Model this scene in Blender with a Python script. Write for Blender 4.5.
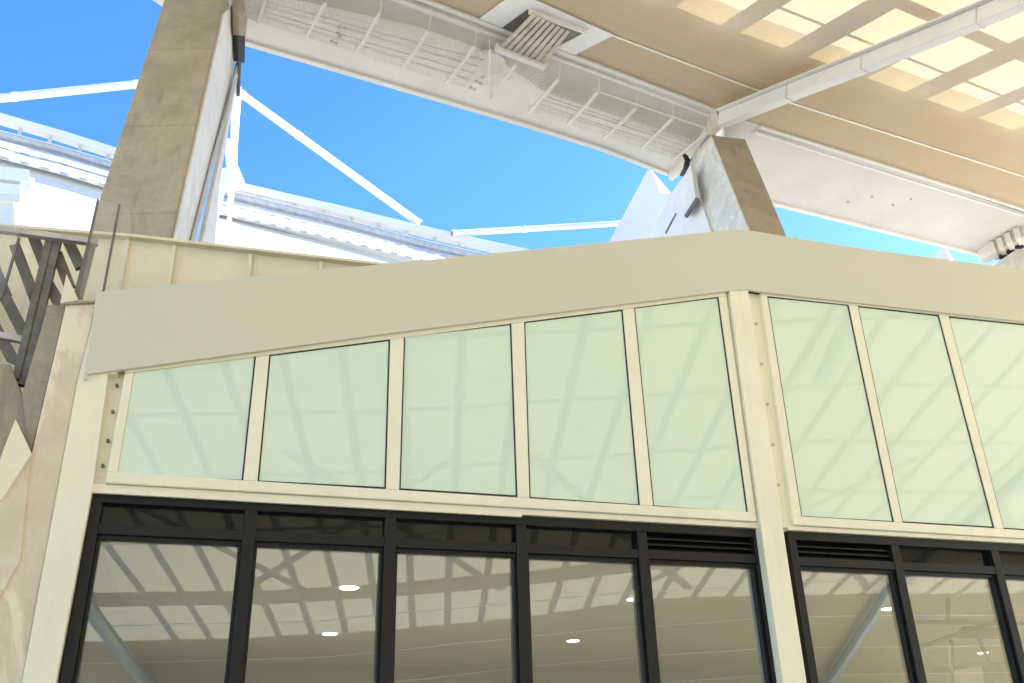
import bpy, math, random
from mathutils import Vector, Matrix
random.seed(7)
R = math.radians
for o in list(bpy.data.objects):
    bpy.data.objects.remove(o)
S = bpy.context.scene
COL = S.collection

# ------------------------------------------------------------------ camera
FPX, PITCH, ROLL, EYE = 923.0, R(25.53), R(-1.668), 1.6
CP, SP, CR, SR = math.cos(PITCH), math.sin(PITCH), math.cos(ROLL), math.sin(ROLL)
EYEV = Vector((0, 0, EYE))
cam_data = bpy.data.cameras.new('camera')
cam = bpy.data.objects.new('camera', cam_data)
COL.objects.link(cam)
right = Vector((CR, -SR * SP, SR * CP))
down = Vector((SR, CR * SP, -CR * CP))
fwd = Vector((0, CP, SP))
m3 = Matrix((right, -down, -fwd)).transposed()
cam.matrix_world = Matrix.Translation(EYEV) @ m3.to_4x4()
cam_data.sensor_width = 36.0
cam_data.lens = 36.0 * FPX / 1024.0
cam_data.clip_start = 0.05
cam_data.clip_end = 3000
S.camera = cam

# ------------------------------------------------------------------ light
SUN_EL, SUN_AZ = R(37), R(60)          # azimuth from +Y towards +X
world = bpy.data.worlds.new('World')
S.world = world
world.use_nodes = True
wn = world.node_tree
sky = wn.nodes.new('ShaderNodeTexSky')
sky.sky_type = 'NISHITA'
sky.sun_disc = False
sky.sun_elevation = SUN_EL
sky.sun_rotation = SUN_AZ
sky.air_density = 1.0
sky.dust_density = 0.2
sky.ozone_density = 2.5
wn.nodes['Background'].inputs[1].default_value = 0.090
hs = wn.nodes.new('ShaderNodeHueSaturation')
hs.inputs['Saturation'].default_value = 1.29
hs.inputs['Hue'].default_value = 0.507
wn.links.new(sky.outputs[0], hs.inputs['Color'])
wn.links.new(hs.outputs[0], wn.nodes['Background'].inputs[0])
sd = bpy.data.lights.new('sun', 'SUN')
sd.energy = 5.0
sd.angle = R(0.53)
sd.color = (1.0, 0.97, 0.90)
sun = bpy.data.objects.new('sun', sd)
COL.objects.link(sun)
sdir = Vector((math.sin(SUN_AZ) * math.cos(SUN_EL), math.cos(SUN_AZ) * math.cos(SUN_EL), math.sin(SUN_EL)))
sun.rotation_euler = sdir.to_track_quat('Z', 'Y').to_euler()
sun.location = (30, -10, 60)
S.view_settings.view_transform = 'Standard'
S.view_settings.look = 'None'
S.view_settings.exposure = 2.15
S.view_settings.gamma = 1.0
S.view_settings.use_curve_mapping = False
S.render.engine = 'CYCLES'
S.cycles.use_denoising = True
S.cycles.max_bounces = 10
S.cycles.diffuse_bounces = 6
S.cycles.glossy_bounces = 4
S.cycles.transmission_bounces = 6
S.cycles.transparent_max_bounces = 10
S.cycles.sample_clamp_indirect = 6.0

# ------------------------------------------------------------------ pixel <-> world
def ray(px, py):
    dx, dy = px - 512.0, py - 341.5
    X = dx * CR + dy * SR
    Y = -dx * SR + dy * CR
    return Vector((X, FPX * CP + Y * SP, FPX * SP - Y * CP)) / FPX
def on_plane(px, py, P0, N):
    d = ray(px, py)
    return EYEV + d * ((Vector(P0) - EYEV).dot(N) / d.dot(N))
def on_z(px, py, z):
    return on_plane(px, py, (0, 0, z), Vector((0, 0, 1)))
def depth_of(P):
    return (P - EYEV).dot(fwd)

# facade frame: U along the facade, NF towards the viewer
YAW = R(18.3)
U = Vector((math.cos(YAW), math.sin(YAW), 0))
NF = Vector((math.sin(YAW), -math.cos(YAW), 0))
O = Vector((0, 7.5, 0))
Z = Vector((0, 0, 1))
def uz(px, py, off=0.0):
    P = on_plane(px, py, O + NF * off, NF)
    return ((P - O).dot(U), P.z)
def F(u, z, off=0.0):
    return O + U * u + NF * off + Z * z

# ------------------------------------------------------------------ mesh helpers
class MB:
    def __init__(s):
        s.v = []; s.f = []; s.sm = []
    def add(s, vs, fs, smooth=False):
        b = len(s.v)
        s.v += [Vector(x) for x in vs]
        s.f += [tuple(b + i for i in q) for q in fs]
        s.sm += [smooth] * len(fs)
        return s
    def prism(s, poly, ext):
        n = len(poly); ext = Vector(ext)
        a = [Vector(p) for p in poly]; b = [p + ext for p in a]
        fs = [tuple(range(n)), tuple(range(2 * n - 1, n - 1, -1))]
        for i in range(n):
            j = (i + 1) % n
            fs.append((i, n + i, n + j, j))
        return s.add(a + b, fs)
    def loft(s, A, B):                       # two polygons of the same count, closed
        n = len(A)
        fs = [tuple(range(n)), tuple(range(2 * n - 1, n - 1, -1))]
        for i in range(n):
            j = (i + 1) % n
            fs.append((i, n + i, n + j, j))
        return s.add(list(A) + list(B), fs)
    def beam(s, p, q, w, h, up=Z):
        p, q = Vector(p), Vector(q)
        t = (q - p).normalized()
        sx = t.cross(Vector(up))
        if sx.length < 1e-4: sx = t.cross(Vector((1, 0, 0)))
        sx.normalize(); uy = sx.cross(t)
        c = [sx * (w / 2) * i + uy * (h / 2) * j for i, j in ((-1, -1), (1, -1), (1, 1), (-1, 1))]
        return s.loft([p + x for x in c], [q + x for x in c])
    def tube(s, pts, r, n=10):
        pts = [Vector(p) for p in pts]
        rings = []
        for i, p in enumerate(pts):
            t = (pts[min(i + 1, len(pts) - 1)] - pts[max(i - 1, 0)]).normalized()
            ref = Z if abs(t.z) < 0.95 else Vector((1, 0, 0))
            a = t.cross(ref).normalized(); b = a.cross(t)
            rings.append([p + (a * math.cos(2 * math.pi * k / n) + b * math.sin(2 * math.pi * k / n)) * r for k in range(n)])
        vs = [v for g in rings for v in g]
        fs = []
        for i in range(len(pts) - 1):
            for k in range(n):
                l = (k + 1) % n
                fs.append((i * n + k, i * n + l, (i + 1) * n + l, (i + 1) * n + k))
        s.add(vs, fs, True)
        m = len(vs)
        s.add(rings[0], [tuple(range(n - 1, -1, -1))]); s.add(rings[-1], [tuple(range(n))])
        return s
    def fbox(s, u0, u1, z0, z1, o0, o1):     # box in facade coordinates
        return s.prism([F(u0, z0, o0), F(u1, z0, o0), F(u1, z1, o0), F(u0, z1, o0)], NF * (o1 - o0))
    def fpoly(s, pts, o0, o1):
        return s.prism([F(u, z, o0) for u, z in pts], NF * (o1 - o0))

BASE = {}
def tag(o, label=None, cat=None, group=None, kind=None):
    if label: o['label'] = label
    if cat: o['category'] = cat
    if group: o['group'] = group
    if kind: o['kind'] = kind
    return o
def thing(name, base, label, cat, group=None):
    o = bpy.data.objects.new(name, None)
    o.empty_display_size = 0.2
    o.location = base
    COL.objects.link(o)
    BASE[o] = Vector(base)
    return tag(o, label, cat, group)
def build(name, mb, mat, parent=None, base=None, bevel=0.0):
    b = BASE[parent] if parent is not None else Vector(base if base is not None else (0, 0, 0))
    me = bpy.data.meshes.new(name)
    me.from_pydata([tuple(v - b) for v in mb.v], [], mb.f)
    me.polygons.foreach_set('use_smooth', mb.sm)
    me.update()
    import bmesh
    bm = bmesh.new(); bm.from_mesh(me)
    bmesh.ops.recalc_face_normals(bm, faces=bm.faces[:])
    bm.to_mesh(me); bm.free()
    me.materials.append(mat)
    o = bpy.data.objects.new(name, me)
    COL.objects.link(o)
    if parent is not None: o.parent = parent
    else: o.location = b
    BASE[o] = b
    if bevel:
        md = o.modifiers.new('bevel', 'BEVEL')
        md.width = bevel; md.segments = 2; md.limit_method = 'ANGLE'
    return o

# ------------------------------------------------------------------ materials
def new_mat(name):
    m = bpy.data.materials.new(name); m.use_nodes = True
    nt = m.node_tree
    return m, nt, nt.nodes['Principled BSDF']
def noise(nt, scale, detail=5, rough=0.6, vec=None, dist=0.0):
    n = nt.nodes.new('ShaderNodeTexNoise')
    n.inputs['Scale'].default_value = scale
    n.inputs['Detail'].default_value = detail
    n.inputs['Roughness'].default_value = rough
    n.inputs['Distortion'].default_value = dist
    if vec is not None: nt.links.new(vec, n.inputs['Vector'])
    return n
def coords(nt, scale=(1, 1, 1), rot=(0, 0, 0)):
    t = nt.nodes.new('ShaderNodeTexCoord'); mp = nt.nodes.new('ShaderNodeMapping')
    mp.inputs['Scale'].default_value = scale
    mp.inputs['Rotation'].default_value = rot
    nt.links.new(t.outputs['Object'], mp.inputs['Vector'])
    return mp.outputs[0]
def ramp(nt, fac, stops):
    r = nt.nodes.new('ShaderNodeValToRGB')
    while len(r.color_ramp.elements) < len(stops): r.color_ramp.elements.new(0.5)
    for e, (p, c) in zip(r.color_ramp.elements, stops):
        e.position = p; e.color = (*c, 1)
    nt.links.new(fac, r.inputs[0])
    return r.outputs[0]
def mixc(nt, fac, a, b, mode='MIX'):
    n = nt.nodes.new('ShaderNodeMix'); n.data_type = 'RGBA'; n.blend_type = mode
    for sock, val in ((0, fac), (6, a), (7, b)):
        if hasattr(val, 'is_output'): nt.links.new(val, n.inputs[sock])
        else: n.inputs[sock].default_value = val if sock == 0 else (*val, 1)
    return n.outputs[2]
def bump(nt, bsdf, h, strength=0.2, dist=0.01):
    b = nt.nodes.new('ShaderNodeBump')
    b.inputs['Strength'].default_value = strength; b.inputs['Distance'].default_value = dist
    nt.links.new(h, b.inputs['Height']); nt.links.new(b.outputs[0], bsdf.inputs['Normal'])

def paint(name, c, rough=0.5, var=0.06, scale=3.0, streak=0.0, metallic=0.0):
    m, nt, b = new_mat(name)
    v = coords(nt)
    n = noise(nt, scale, 6, 0.65, v)
    dark = tuple(x * (1 - 2 * var) for x in c); lite = tuple(min(1, x * (1 + var)) for x in c)
    col = ramp(nt, n.outputs['Fac'], [(0.3, dark), (0.7, lite)])
    if streak:
        n2 = noise(nt, 1.0, 5, 0.7, coords(nt, (9, 9, 0.5)))
        f = ramp(nt, n2.outputs['Fac'], [(0.52, (0, 0, 0)), (0.8, (streak,) * 3)])
        col = mixc(nt, f, col, tuple(x * 0.45 for x in c))
    nt.links.new(col, b.inputs['Base Color'])
    b.inputs['Roughness'].default_value = rough; b.inputs['Metallic'].default_value = metallic
    bump(nt, b, noise(nt, 60, 3, 0.5, v).outputs['Fac'], 0.05, 0.002)
    return m
def concrete(name, c, c2, joint=1.6, rough=0.85, blotch=1.2, dark=(0.12, 0.10, 0.08)):
    m, nt, b = new_mat(name)
    v = coords(nt)
    n1 = noise(nt, blotch, 8, 0.7, v, 0.4)
    n2 = noise(nt, 9, 6, 0.7, v)
    n3 = noise(nt, 1.0, 6, 0.7, coords(nt, (6, 6, 0.7)))
    n4 = noise(nt, 34, 2, 0.5, v)
    col = ramp(nt, n1.outputs['Fac'], [(0.32, c2), (0.66, c)])
    f2 = ramp(nt, n2.outputs['Fac'], [(0.45, (0, 0, 0)), (0.8, (0.4,) * 3)])
    col = mixc(nt, f2, col, c2)
    f3 = ramp(nt, n3.outputs['Fac'], [(0.55, (0, 0, 0)), (0.78, (0.5,) * 3)])
    col = mixc(nt, f3, col, dark)
    f4 = ramp(nt, n4.outputs['Fac'], [(0.70, (0, 0, 0)), (0.74, (0.6,) * 3)])
    col = mixc(nt, f4, col, dark)
    if joint:                                  # pour joints: thin dark horizontal lines
        sep = nt.nodes.new('ShaderNodeSeparateXYZ'); nt.links.new(v, sep.inputs[0])
        def mth(op, a, bb):
            q = nt.nodes.new('ShaderNodeMath'); q.operation = op
            if hasattr(a, 'is_output'): nt.links.new(a, q.inputs[0])
            else: q.inputs[0].default_value = a
            if hasattr(bb, 'is_output'): nt.links.new(bb, q.inputs[1])
            else: q.inputs[1].default_value = bb
            return q.outputs[0]
        w = mth('ADD', sep.outputs[2], mth('MULTIPLY', n2.outputs['Fac'], 0.05))
        fr = mth('FRACT', mth('DIVIDE', w, joint), 0)
        fj = ramp(nt, fr, [(0.0, (0.28,) * 3), (0.03, (0, 0, 0))])
        col = mixc(nt, fj, col, dark)
    nt.links.new(col, b.inputs['Base Color'])
    b.inputs['Roughness'].default_value = rough
    bump(nt, b, n2.outputs['Fac'], 0.25, 0.01)
    return m

M = {}
M['cream'] = paint('cream_paint', (0.85, 0.815, 0.655), 0.45, 0.03, 2.0, 0.12)
M['fascia'] = paint('fascia_cladding', (0.62, 0.605, 0.50), 0.5, 0.015, 0.8, 0.03)
M['parapet'] = paint('parapet_paint', (0.84, 0.785, 0.60), 0.55, 0.05, 2.5, 0.2)
M['white'] = paint('white_steel_paint', (0.82, 0.80, 0.77), 0.45, 0.03, 1.5, 0.15)
M['soffit'] = paint('soffit_paint', (0.84, 0.81, 0.75), 0.55, 0.05, 0.8, 0.1)
M['soffit_shade'] = paint('shaded_soffit_paint', (0.62, 0.59, 0.51), 0.55, 0.05, 0.8, 0.12)
M['soffit_toned_down'] = paint('toned_down_soffit_paint', (0.70, 0.67, 0.62), 0.55, 0.05, 0.8, 0.1)  # same white as the left gutter, darkened to offset stronger ground bounce
M['rod'] = paint('hanger_paint', (0.80, 0.77, 0.70), 0.5, 0.04)
M['galv'] = paint('galvanised_steel', (0.55, 0.53, 0.50), 0.5, 0.12, 6.0, 0.1, 0.3)
M['dark_steel'] = paint('weathered_steel', (0.19, 0.18, 0.165), 0.55, 0.2, 5.0, 0.3, 0.3)
M['black'] = paint('black_aluminium', (0.007, 0.007, 0.008), 0.5, 0.05, 3.0)
M['black'].node_tree.nodes['Principled BSDF'].inputs['Specular IOR Level'].default_value = 0.35
M['roofing'] = paint('grey_roofing', (0.16, 0.155, 0.15), 0.8, 0.1, 1.0)
M['bounce_cut'] = concrete('bounce_cut', (0.30, 0.29, 0.27), (0.24, 0.23, 0.21), 0, 0.9, 0.4, (0.04, 0.04, 0.04))  # for the added dark ground sheet that cuts bounce light
M['polished'] = paint('polished_plate', (0.72, 0.75, 0.80), 0.16, 0.05, 1.5, 0.1, 0.9)
M['rubber'] = paint('black_rubber', (0.02, 0.02, 0.02), 0.7, 0.1)
M['pier'] = concrete('pier_concrete', (0.48, 0.42, 0.325), (0.32, 0.275, 0.205))
def patched(m, patch):
    nt = m.node_tree; b = nt.nodes['Principled BSDF']
    src = b.inputs['Base Color'].links[0].from_socket
    n = noise(nt, 1.0, 7, 0.62, coords(nt, (1.9, 1.9, 0.75)), 0.6)
    f = ramp(nt, n.outputs['Fac'], [(0.50, (0, 0, 0)), (0.545, (0.8,) * 3)])
    nt.links.new(mixc(nt, f, src, patch), b.inputs['Base Color'])
M['skylit_concrete'] = concrete('skylit_pier_concrete', (0.84, 0.83, 0.81), (0.56, 0.55, 0.54), 0, 0.8, 2.6, (0.36, 0.35, 0.34))  # same concrete as the pier front, sky light put into the colour
M['wall_concrete'] = concrete('rendered_concrete', (0.74, 0.65, 0.51), (0.60, 0.51, 0.39), 0, 0.85, 2.4, (0.52, 0.43, 0.32))
def veined(m, dark):
    nt = m.node_tree; b = nt.nodes['Principled BSDF']
    src = b.inputs['Base Color'].links[0].from_socket
    n = noise(nt, 1.3, 6, 0.7, coords(nt, (1, 1, 1), (0.5, 0.3, 0.7)), 1.6)
    f = ramp(nt, n.outputs['Fac'], [(0.46, (0, 0, 0)), (0.5, (0.7,) * 3), (0.55, (0, 0, 0))])
    nt.links.new(mixc(nt, f, src, dark), b.inputs['Base Color'])
veined(M['skylit_concrete'], (0.54, 0.53, 0.52))
patched(M['wall_concrete'], (0.86, 0.77, 0.60))
M['grey_concrete'] = concrete('grey_concrete', (0.42, 0.37, 0.29), (0.30, 0.26, 0.20), 0, 0.9, 2.5)
M['far_white'] = paint('far_membrane', (0.66, 0.655, 0.65), 0.6, 0.02, 0.6, 0.05)
M['fin'] = paint('pale_fin_concrete', (0.58, 0.58, 0.60), 0.7, 0.04, 0.5, 0.1)
M['plate'] = paint('primed_plate', (0.80, 0.80, 0.82), 0.55, 0.04, 1.5, 0.1)
M['side_skylit'] = concrete('skylit_pier_side', (0.86, 0.86, 0.86), (0.70, 0.70, 0.71), 0, 0.75, 1.6, (0.45, 0.44, 0.43))  # lighter copy of the pier concrete, brightened as if lit by the sky
M['ceiling'] = paint('interior_ceiling', (0.60, 0.57, 0.50), 0.8, 0.05, 0.4)
M['interior'] = paint('interior_wall', (0.5, 0.48, 0.42), 0.8, 0.06, 0.5)
M['pale_floor'] = paint('pale_floor', (0.74, 0.72, 0.66), 0.6, 0.05, 0.5)
M['slat'] = paint('dusty_slat', (0.62, 0.55, 0.44), 0.6, 0.12, 4.0, 0.3)
M['brown'] = paint('brown_board', (0.09, 0.065, 0.035), 0.6, 0.1)
M['blue_steel'] = paint('blue_grey_steel', (0.42, 0.47, 0.52), 0.4, 0.06)
M['ground'] = concrete('paving', (0.60, 0.585, 0.49), (0.50, 0.485, 0.40), 0, 0.9, 0.3, (0.3, 0.27, 0.22))

# frosted back-painted glass
m, nt, b = new_mat('frosted_glass')
n = noise(nt, 0.8, 4, 0.6, coords(nt))
nt.links.new(ramp(nt, n.outputs['Fac'], [(0.3, (0.625, 0.765, 0.655)), (0.7, (0.655, 0.785, 0.675))]), b.inputs['Base Color'])
b.inputs['Roughness'].default_value = 0.004
b.inputs['IOR'].default_value = 1.95
M['frost'] = m
# dark reflective glazing
def glazing(name, refl, tint, dust=0.03):
    m, nt, b = new_mat(name)
    nt.nodes.remove(b)
    out = nt.nodes['Material Output']
    tr = nt.nodes.new('ShaderNodeBsdfTransparent'); tr.inputs[0].default_value = (*tint, 1)
    gl = nt.nodes.new('ShaderNodeBsdfGlossy'); gl.inputs['Roughness'].default_value = 0.0
    gl.inputs[0].default_value = (0.80, 0.90, 0.97, 1)
    fc = nt.nodes.new('ShaderNodeLayerWeight'); fc.inputs[0].default_value = 0.5
    lw = nt.nodes.new('ShaderNodeMath'); lw.operation = 'POWER'; lw.inputs[1].default_value = 5.0
    nt.links.new(fc.outputs['Facing'], lw.inputs[0])
    ad = nt.nodes.new('ShaderNodeMath'); ad.operation = 'ADD'; ad.use_clamp = True
    ad.inputs[1].default_value = refl
    nt.links.new(lw.outputs[0], ad.inputs[0])
    mx = nt.nodes.new('ShaderNodeMixShader')
    nt.links.new(ad.outputs[0], mx.inputs[0]); nt.links.new(tr.outputs[0], mx.inputs[1]); nt.links.new(gl.outputs[0], mx.inputs[2])
    dd = nt.nodes.new('ShaderNodeBsdfDiffuse'); dd.inputs[0].default_value = (0.70, 0.70, 0.65, 1)
    dn = noise(nt, 1.0, 5, 0.6, coords(nt, (2.0, 2.0, 0.8)))
    df_ = nt.nodes.new('ShaderNodeMapRange'); df_.inputs[1].default_value = 0.35; df_.inputs[2].default_value = 0.75
    df_.inputs[3].default_value = dust * .6; df_.inputs[4].default_value = dust * 1.5
    nt.links.new(dn.outputs['Fac'], df_.inputs[0])
    m2 = nt.nodes.new('ShaderNodeMixShader')
    nt.links.new(df_.outputs[0], m2.inputs[0]); nt.links.new(mx.outputs[0], m2.inputs[1]); nt.links.new(dd.outputs[0], m2.inputs[2])
    bp_ = nt.nodes.new('ShaderNodeBump'); bp_.inputs['Strength'].default_value = 0.05; bp_.inputs['Distance'].default_value = 0.01
    nt.links.new(noise(nt, 1.4, 1, 0.4, coords(nt)).outputs['Fac'], bp_.inputs['Height'])
    nt.links.new(bp_.outputs[0], gl.inputs['Normal'])
    nt.links.new(m2.outputs[0], out.inputs[0])
    return m
M['glass'] = glazing('dark_glazing', 0.24, (0.84, 0.86, 0.85), 0.015)
M['glass_top'] = glazing('dark_transom_glazing', 0.03, (0.15, 0.15, 0.14), 0.012)
M['clear'] = glazing('clear_glass', 0.04, (0.97, 0.98, 0.98), 0.10)
# translucent roof fabric
m, nt, b = new_mat('roof_fabric')
nt.nodes.remove(b)
v = coords(nt)
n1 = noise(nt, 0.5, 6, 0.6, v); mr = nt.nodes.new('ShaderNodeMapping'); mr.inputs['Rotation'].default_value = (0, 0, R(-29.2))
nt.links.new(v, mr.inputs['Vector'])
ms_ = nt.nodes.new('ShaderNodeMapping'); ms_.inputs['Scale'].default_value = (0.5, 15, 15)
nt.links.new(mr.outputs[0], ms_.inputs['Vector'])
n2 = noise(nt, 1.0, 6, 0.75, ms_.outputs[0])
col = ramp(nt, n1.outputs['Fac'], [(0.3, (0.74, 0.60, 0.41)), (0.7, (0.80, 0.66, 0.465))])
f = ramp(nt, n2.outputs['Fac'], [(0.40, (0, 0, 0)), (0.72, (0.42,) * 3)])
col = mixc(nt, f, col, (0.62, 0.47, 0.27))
df = nt.nodes.new('ShaderNodeBsdfDiffuse'); tl = nt.nodes.new('ShaderNodeBsdfTranslucent')
mx = nt.nodes.new('ShaderNodeMixShader'); mx.inputs[0].default_value = 0.3
nt.links.new(col, df.inputs[0]); tl.inputs[0].default_value = (0.52, 0.45, 0.33, 1)
nt.links.new(df.outputs[0], mx.inputs[1]); nt.links.new(tl.outputs[0], mx.inputs[2])
nt.links.new(mx.outputs[0], nt.nodes['Material Output'].inputs[0])
M['fabric'] = m
m, nt, b = new_mat('sun_filter')
nt.nodes.remove(b)
t1 = nt.nodes.new('ShaderNodeBsdfTransparent'); t1.inputs[0].default_value = (.86, .80, .68, 1)
t2 = nt.nodes.new('ShaderNodeBsdfTranslucent'); t2.inputs[0].default_value = (.8, .7, .5, 1)
mx = nt.nodes.new('ShaderNodeMixShader'); mx.inputs[0].default_value = .45
nt.links.new(t1.outputs[0], mx.inputs[1]); nt.links.new(t2.outputs[0], mx.inputs[2])
nt.links.new(mx.outputs[0], nt.nodes['Material Output'].inputs[0])
M['sun_filter'] = m  # dims the sun over the added filter strip
m, nt, b = new_mat('lit_lamp')
b.inputs['Base Color'].default_value = (1, 0.97, 0.9, 1)
b.inputs['Emission Color'].default_value = (1, 0.96, 0.88, 1)
b.inputs['Emission Strength'].default_value = 5.0
M['lamp'] = m

# ------------------------------------------------------------------ ground
g = MB()
g.add([(-600, -600, 0), (600, -600, 0), (600, 600, 0), (-600, 600, 0)], [(0, 1, 2, 3)])
tag(build('ground', g, M['ground']), kind='structure')

g = MB()
g.add([(-90, 22, .004), (90, 22, .004), (90, 70, .004), (-90, 70, .004)], [(0, 1, 2, 3)])
g.add([(8.6, 11, .004), (90, 11, .004), (90, 21.99, .004), (8.6, 21.99, .004)], [(0, 1, 2, 3)])
tag(build('bounce_cut_sheet', g, M['bounce_cut']), kind='structure')  # unseen dark sheet added to cut ground bounce on soffit and membrane

# ================================================================== PAVILION
pav = thing('glazed_pavilion', F(-0.2, 0, 0), 'cream building with black framed windows, frosted upper panels and a peaked fascia', 'building')
FO = 0.105
# fascia
fas_top = [uz(96.5, 291.8, FO), uz(735.8, 229.4, FO), uz(752, 230.6, FO), uz(860, 248, FO), uz(1024, 269.5, FO)]
fas_bot = [uz(85, 373, FO), uz(400, 330.5, FO), uz(728, 289.8, FO), uz(747.7, 288.5, FO), uz(763, 291, FO), uz(1024, 320.5, FO)]
def extend(a, b, t): return (a[0] + (b[0] - a[0]) * t, a[1] + (b[1] - a[1]) * t)
fas_top.append(extend(fas_top[-2], fas_top[-1], 3.2)); fas_bot.append(extend(fas_bot[-2], fas_bot[-1], 1.9))
fs = MB(); fs.fpoly(fas_bot + fas_top[::-1], 0.02, FO)
fas = build('fascia', fs, M['fascia'], pav, bevel=0.006)
# folded drip lip under the left end, seams in the cladding and edge trim
lp = MB()
a0 = uz(85, 373, FO); a1 = uz(96, 372, FO)
lp.fbox(a0[0], a0[0] + 0.02, a0[1] - 0.05, a0[1] + 0.002, 0.02, FO + .002)
for i in range(len(fas_bot) - 1):
    p, q = fas_bot[i], fas_bot[i + 1]
    lp.prism([F(p[0], p[1] - .012, FO - .03), F(q[0], q[1] - .012, FO - .03), F(q[0], q[1] + .01, FO - .03), F(p[0], p[1] + .01, FO - .03)], NF * 0.032)
build('drip_edge', lp, M['fascia'], fas)
for x0, y0, x1, y1 in ((301, 272, 306, 341.5), (518, 251.5, 522, 315.5), (868, 249.5, 880, 303.6)):
    p, q = uz(x0, y0, FO), uz(x1, y1, FO)
    um = (p[0] + q[0]) / 2
    sm = MB(); sm.fbox(um - .003, um + .003, min(p[1], q[1]) + .02, max(p[1], q[1]) - .04, FO - .0005, FO + .0006)
    build('cladding_seam', sm, M['fascia'], fas)
# roof slab behind the fascia
rf = MB()
rt = [(p[0], p[1] - .10) for p in fas_top]; rb = [(p[0], p[1] - .30) for p in fas_top]
rf.fpoly(rb + rt[::-1], -11.0, 0.018)
build('roof', rf, M['roofing'], pav)

pane_px = [((133.7,372.8),(255.9,357),(117,476.2),(243,481.5)),
 ((269.3,354.6),(390,340),(257.3,482.1),(385.7,488.8)),
 ((403.7,335.9),(511,324),(399,489.8),(517.2,497)),
 ((523.7,321.8),(622.3,310.2),(529.1,498.5),(639.6,506)),
 ((633.5,307.3),(718,297.2),(652.6,506.8),(747.7,514)),
 ((766.6,296.5),(848,304.8),(800.8,517.3),(893.5,522.6)),
 ((856.9,306),(938.3,315.4),(901.7,522.6),(993.8,528)),
 ((947.8,316.6),(1028.6,325),(1002.7,529),(1094,534.8))]
panes = []
PO = 0.055                 # glass sits almost flush with the frame
for q in pane_px:
    tl, tr, bl, br = [uz(*c, PO) for c in q]
    panes.append([bl, br, tr, tl])
for k in range(4):              # the right bay runs on past the photograph's edge
    a, c = panes[-2], panes[-1]
    panes.append([(c[i][0] + c[0][0] - a[0][0], c[i][1] + c[i][1] - a[i][1]) for i in range(4)])
# upper windows: one frame per bay, its panes and gaskets below it
def upper_bay(pn, u0t, u0b, u1t, u1b, label):
    fr = MB(); fo, fb = 0.07, -0.06
    zb = sum(p[0][1] + p[1][1] for p in pn) / (2 * len(pn))
    zbot = zb - 0.078
    def top(u):                                    # top line of glass
        a, c = pn[0][3], pn[-1][2]
        return a[1] + (c[1] - a[1]) * (u - a[0]) / (c[0] - a[0])
    # bottom rail
    fr.fbox(u0b, u1b, zbot, zb + .004, fb, fo)
    # jambs and mullions
    L, Rr = pn[0], pn[-1]
    def post(b0, b1, t0, t1):
        fr.fpoly([(b0, zb + .004), (b1, zb + .004), (t1, top(t1) - .002), (t0, top(t0) - .002)], fb, fo)
    post(u0b, L[0][0], u0t, L[3][0])
    for a, c in zip(pn[:-1], pn[1:]):
        post(a[1][0], c[0][0], a[2][0], c[3][0])
    post(Rr[1][0], u1b, Rr[2][0], u1t)
    fr.fpoly([(u0t, top(u0t)), (u1t, top(u1t)), (u1t, top(u1t) + .16), (u0t, top(u0t) + .16)], fb, fo)
    f = build('upper_window', fr, M['cream'], pav, bevel=0.006)
    if label: f['label'] = label
    # outer bead lines of the frame
    for i, p in enumerate(pn):
        g = MB(); g.fpoly([(p[0][0] + .002, p[0][1] + .002), (p[1][0] - .002, p[1][1] + .002), (p[2][0] - .002, p[2][1] - .002), (p[3][0] + .002, p[3][1] - .002)], PO - .012, PO)
        build('frosted_pane', g, M['frost'], f)
        k = MB(); w = 0.012; c = p
        ctr = (sum(x[0] for x in c) / 4, sum(x[1] for x in c) / 4)
        ins = [(x[0] + (w if x[0] < ctr[0] else -w), x[1] + (w if x[1] < ctr[1] else -w)) for x in c]
        for j in range(4):
            l = (j + 1) % 4
            if i == 0 and j in (2, 3) and len(pn) == 5: continue       # this pane shows no black edge at top and left
            k.fpoly([c[j], c[l], ins[l], ins[j]], PO + .001, PO + .006)
        build('gasket', k, M['rubber'], f)
    return f, zbot
u0t, _ = uz(125.5, 368.4, .07); u0b, _ = uz(105, 484.2, .07)
u1t, _ = uz(726, 291.6, .07); u1b, _ = uz(757.5, 524.8, .07)
fL, zbL = upper_bay(panes[:5], u0t, u0b, u1t, u1b, None)
v0t, _ = uz(760.5, 291.6, .07); v0b, _ = uz(794.5, 529, .07)
fR, zbR = upper_bay(panes[5:], v0t, v0b, panes[-1][2][0] + .1, panes[-1][1][0] + .1, None)

# sill flashing under the upper windows
zh = uz(400, 509, 0)[1]          # head of the dark windows
uL = uz(92.5, 491.5)[0]
uCL = uz(763.5, 533)[0]; uCR = uz(787, 535)[0]
sl = MB()
sl.fbox(uL - .01, uCL, zh + .003, zbL - .003, -.10, .035)
sl.fbox(uCR, panes[-1][1][0] + .3, zh + .003, zbR - .003, -.10, .035)
sl.fbox(uL - .01, uz(520, 505)[0], zh - .02, zh + .002, .015, .045)
build('sill_flashing', sl, M['cream'], pav, bevel=0.003)

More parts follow.
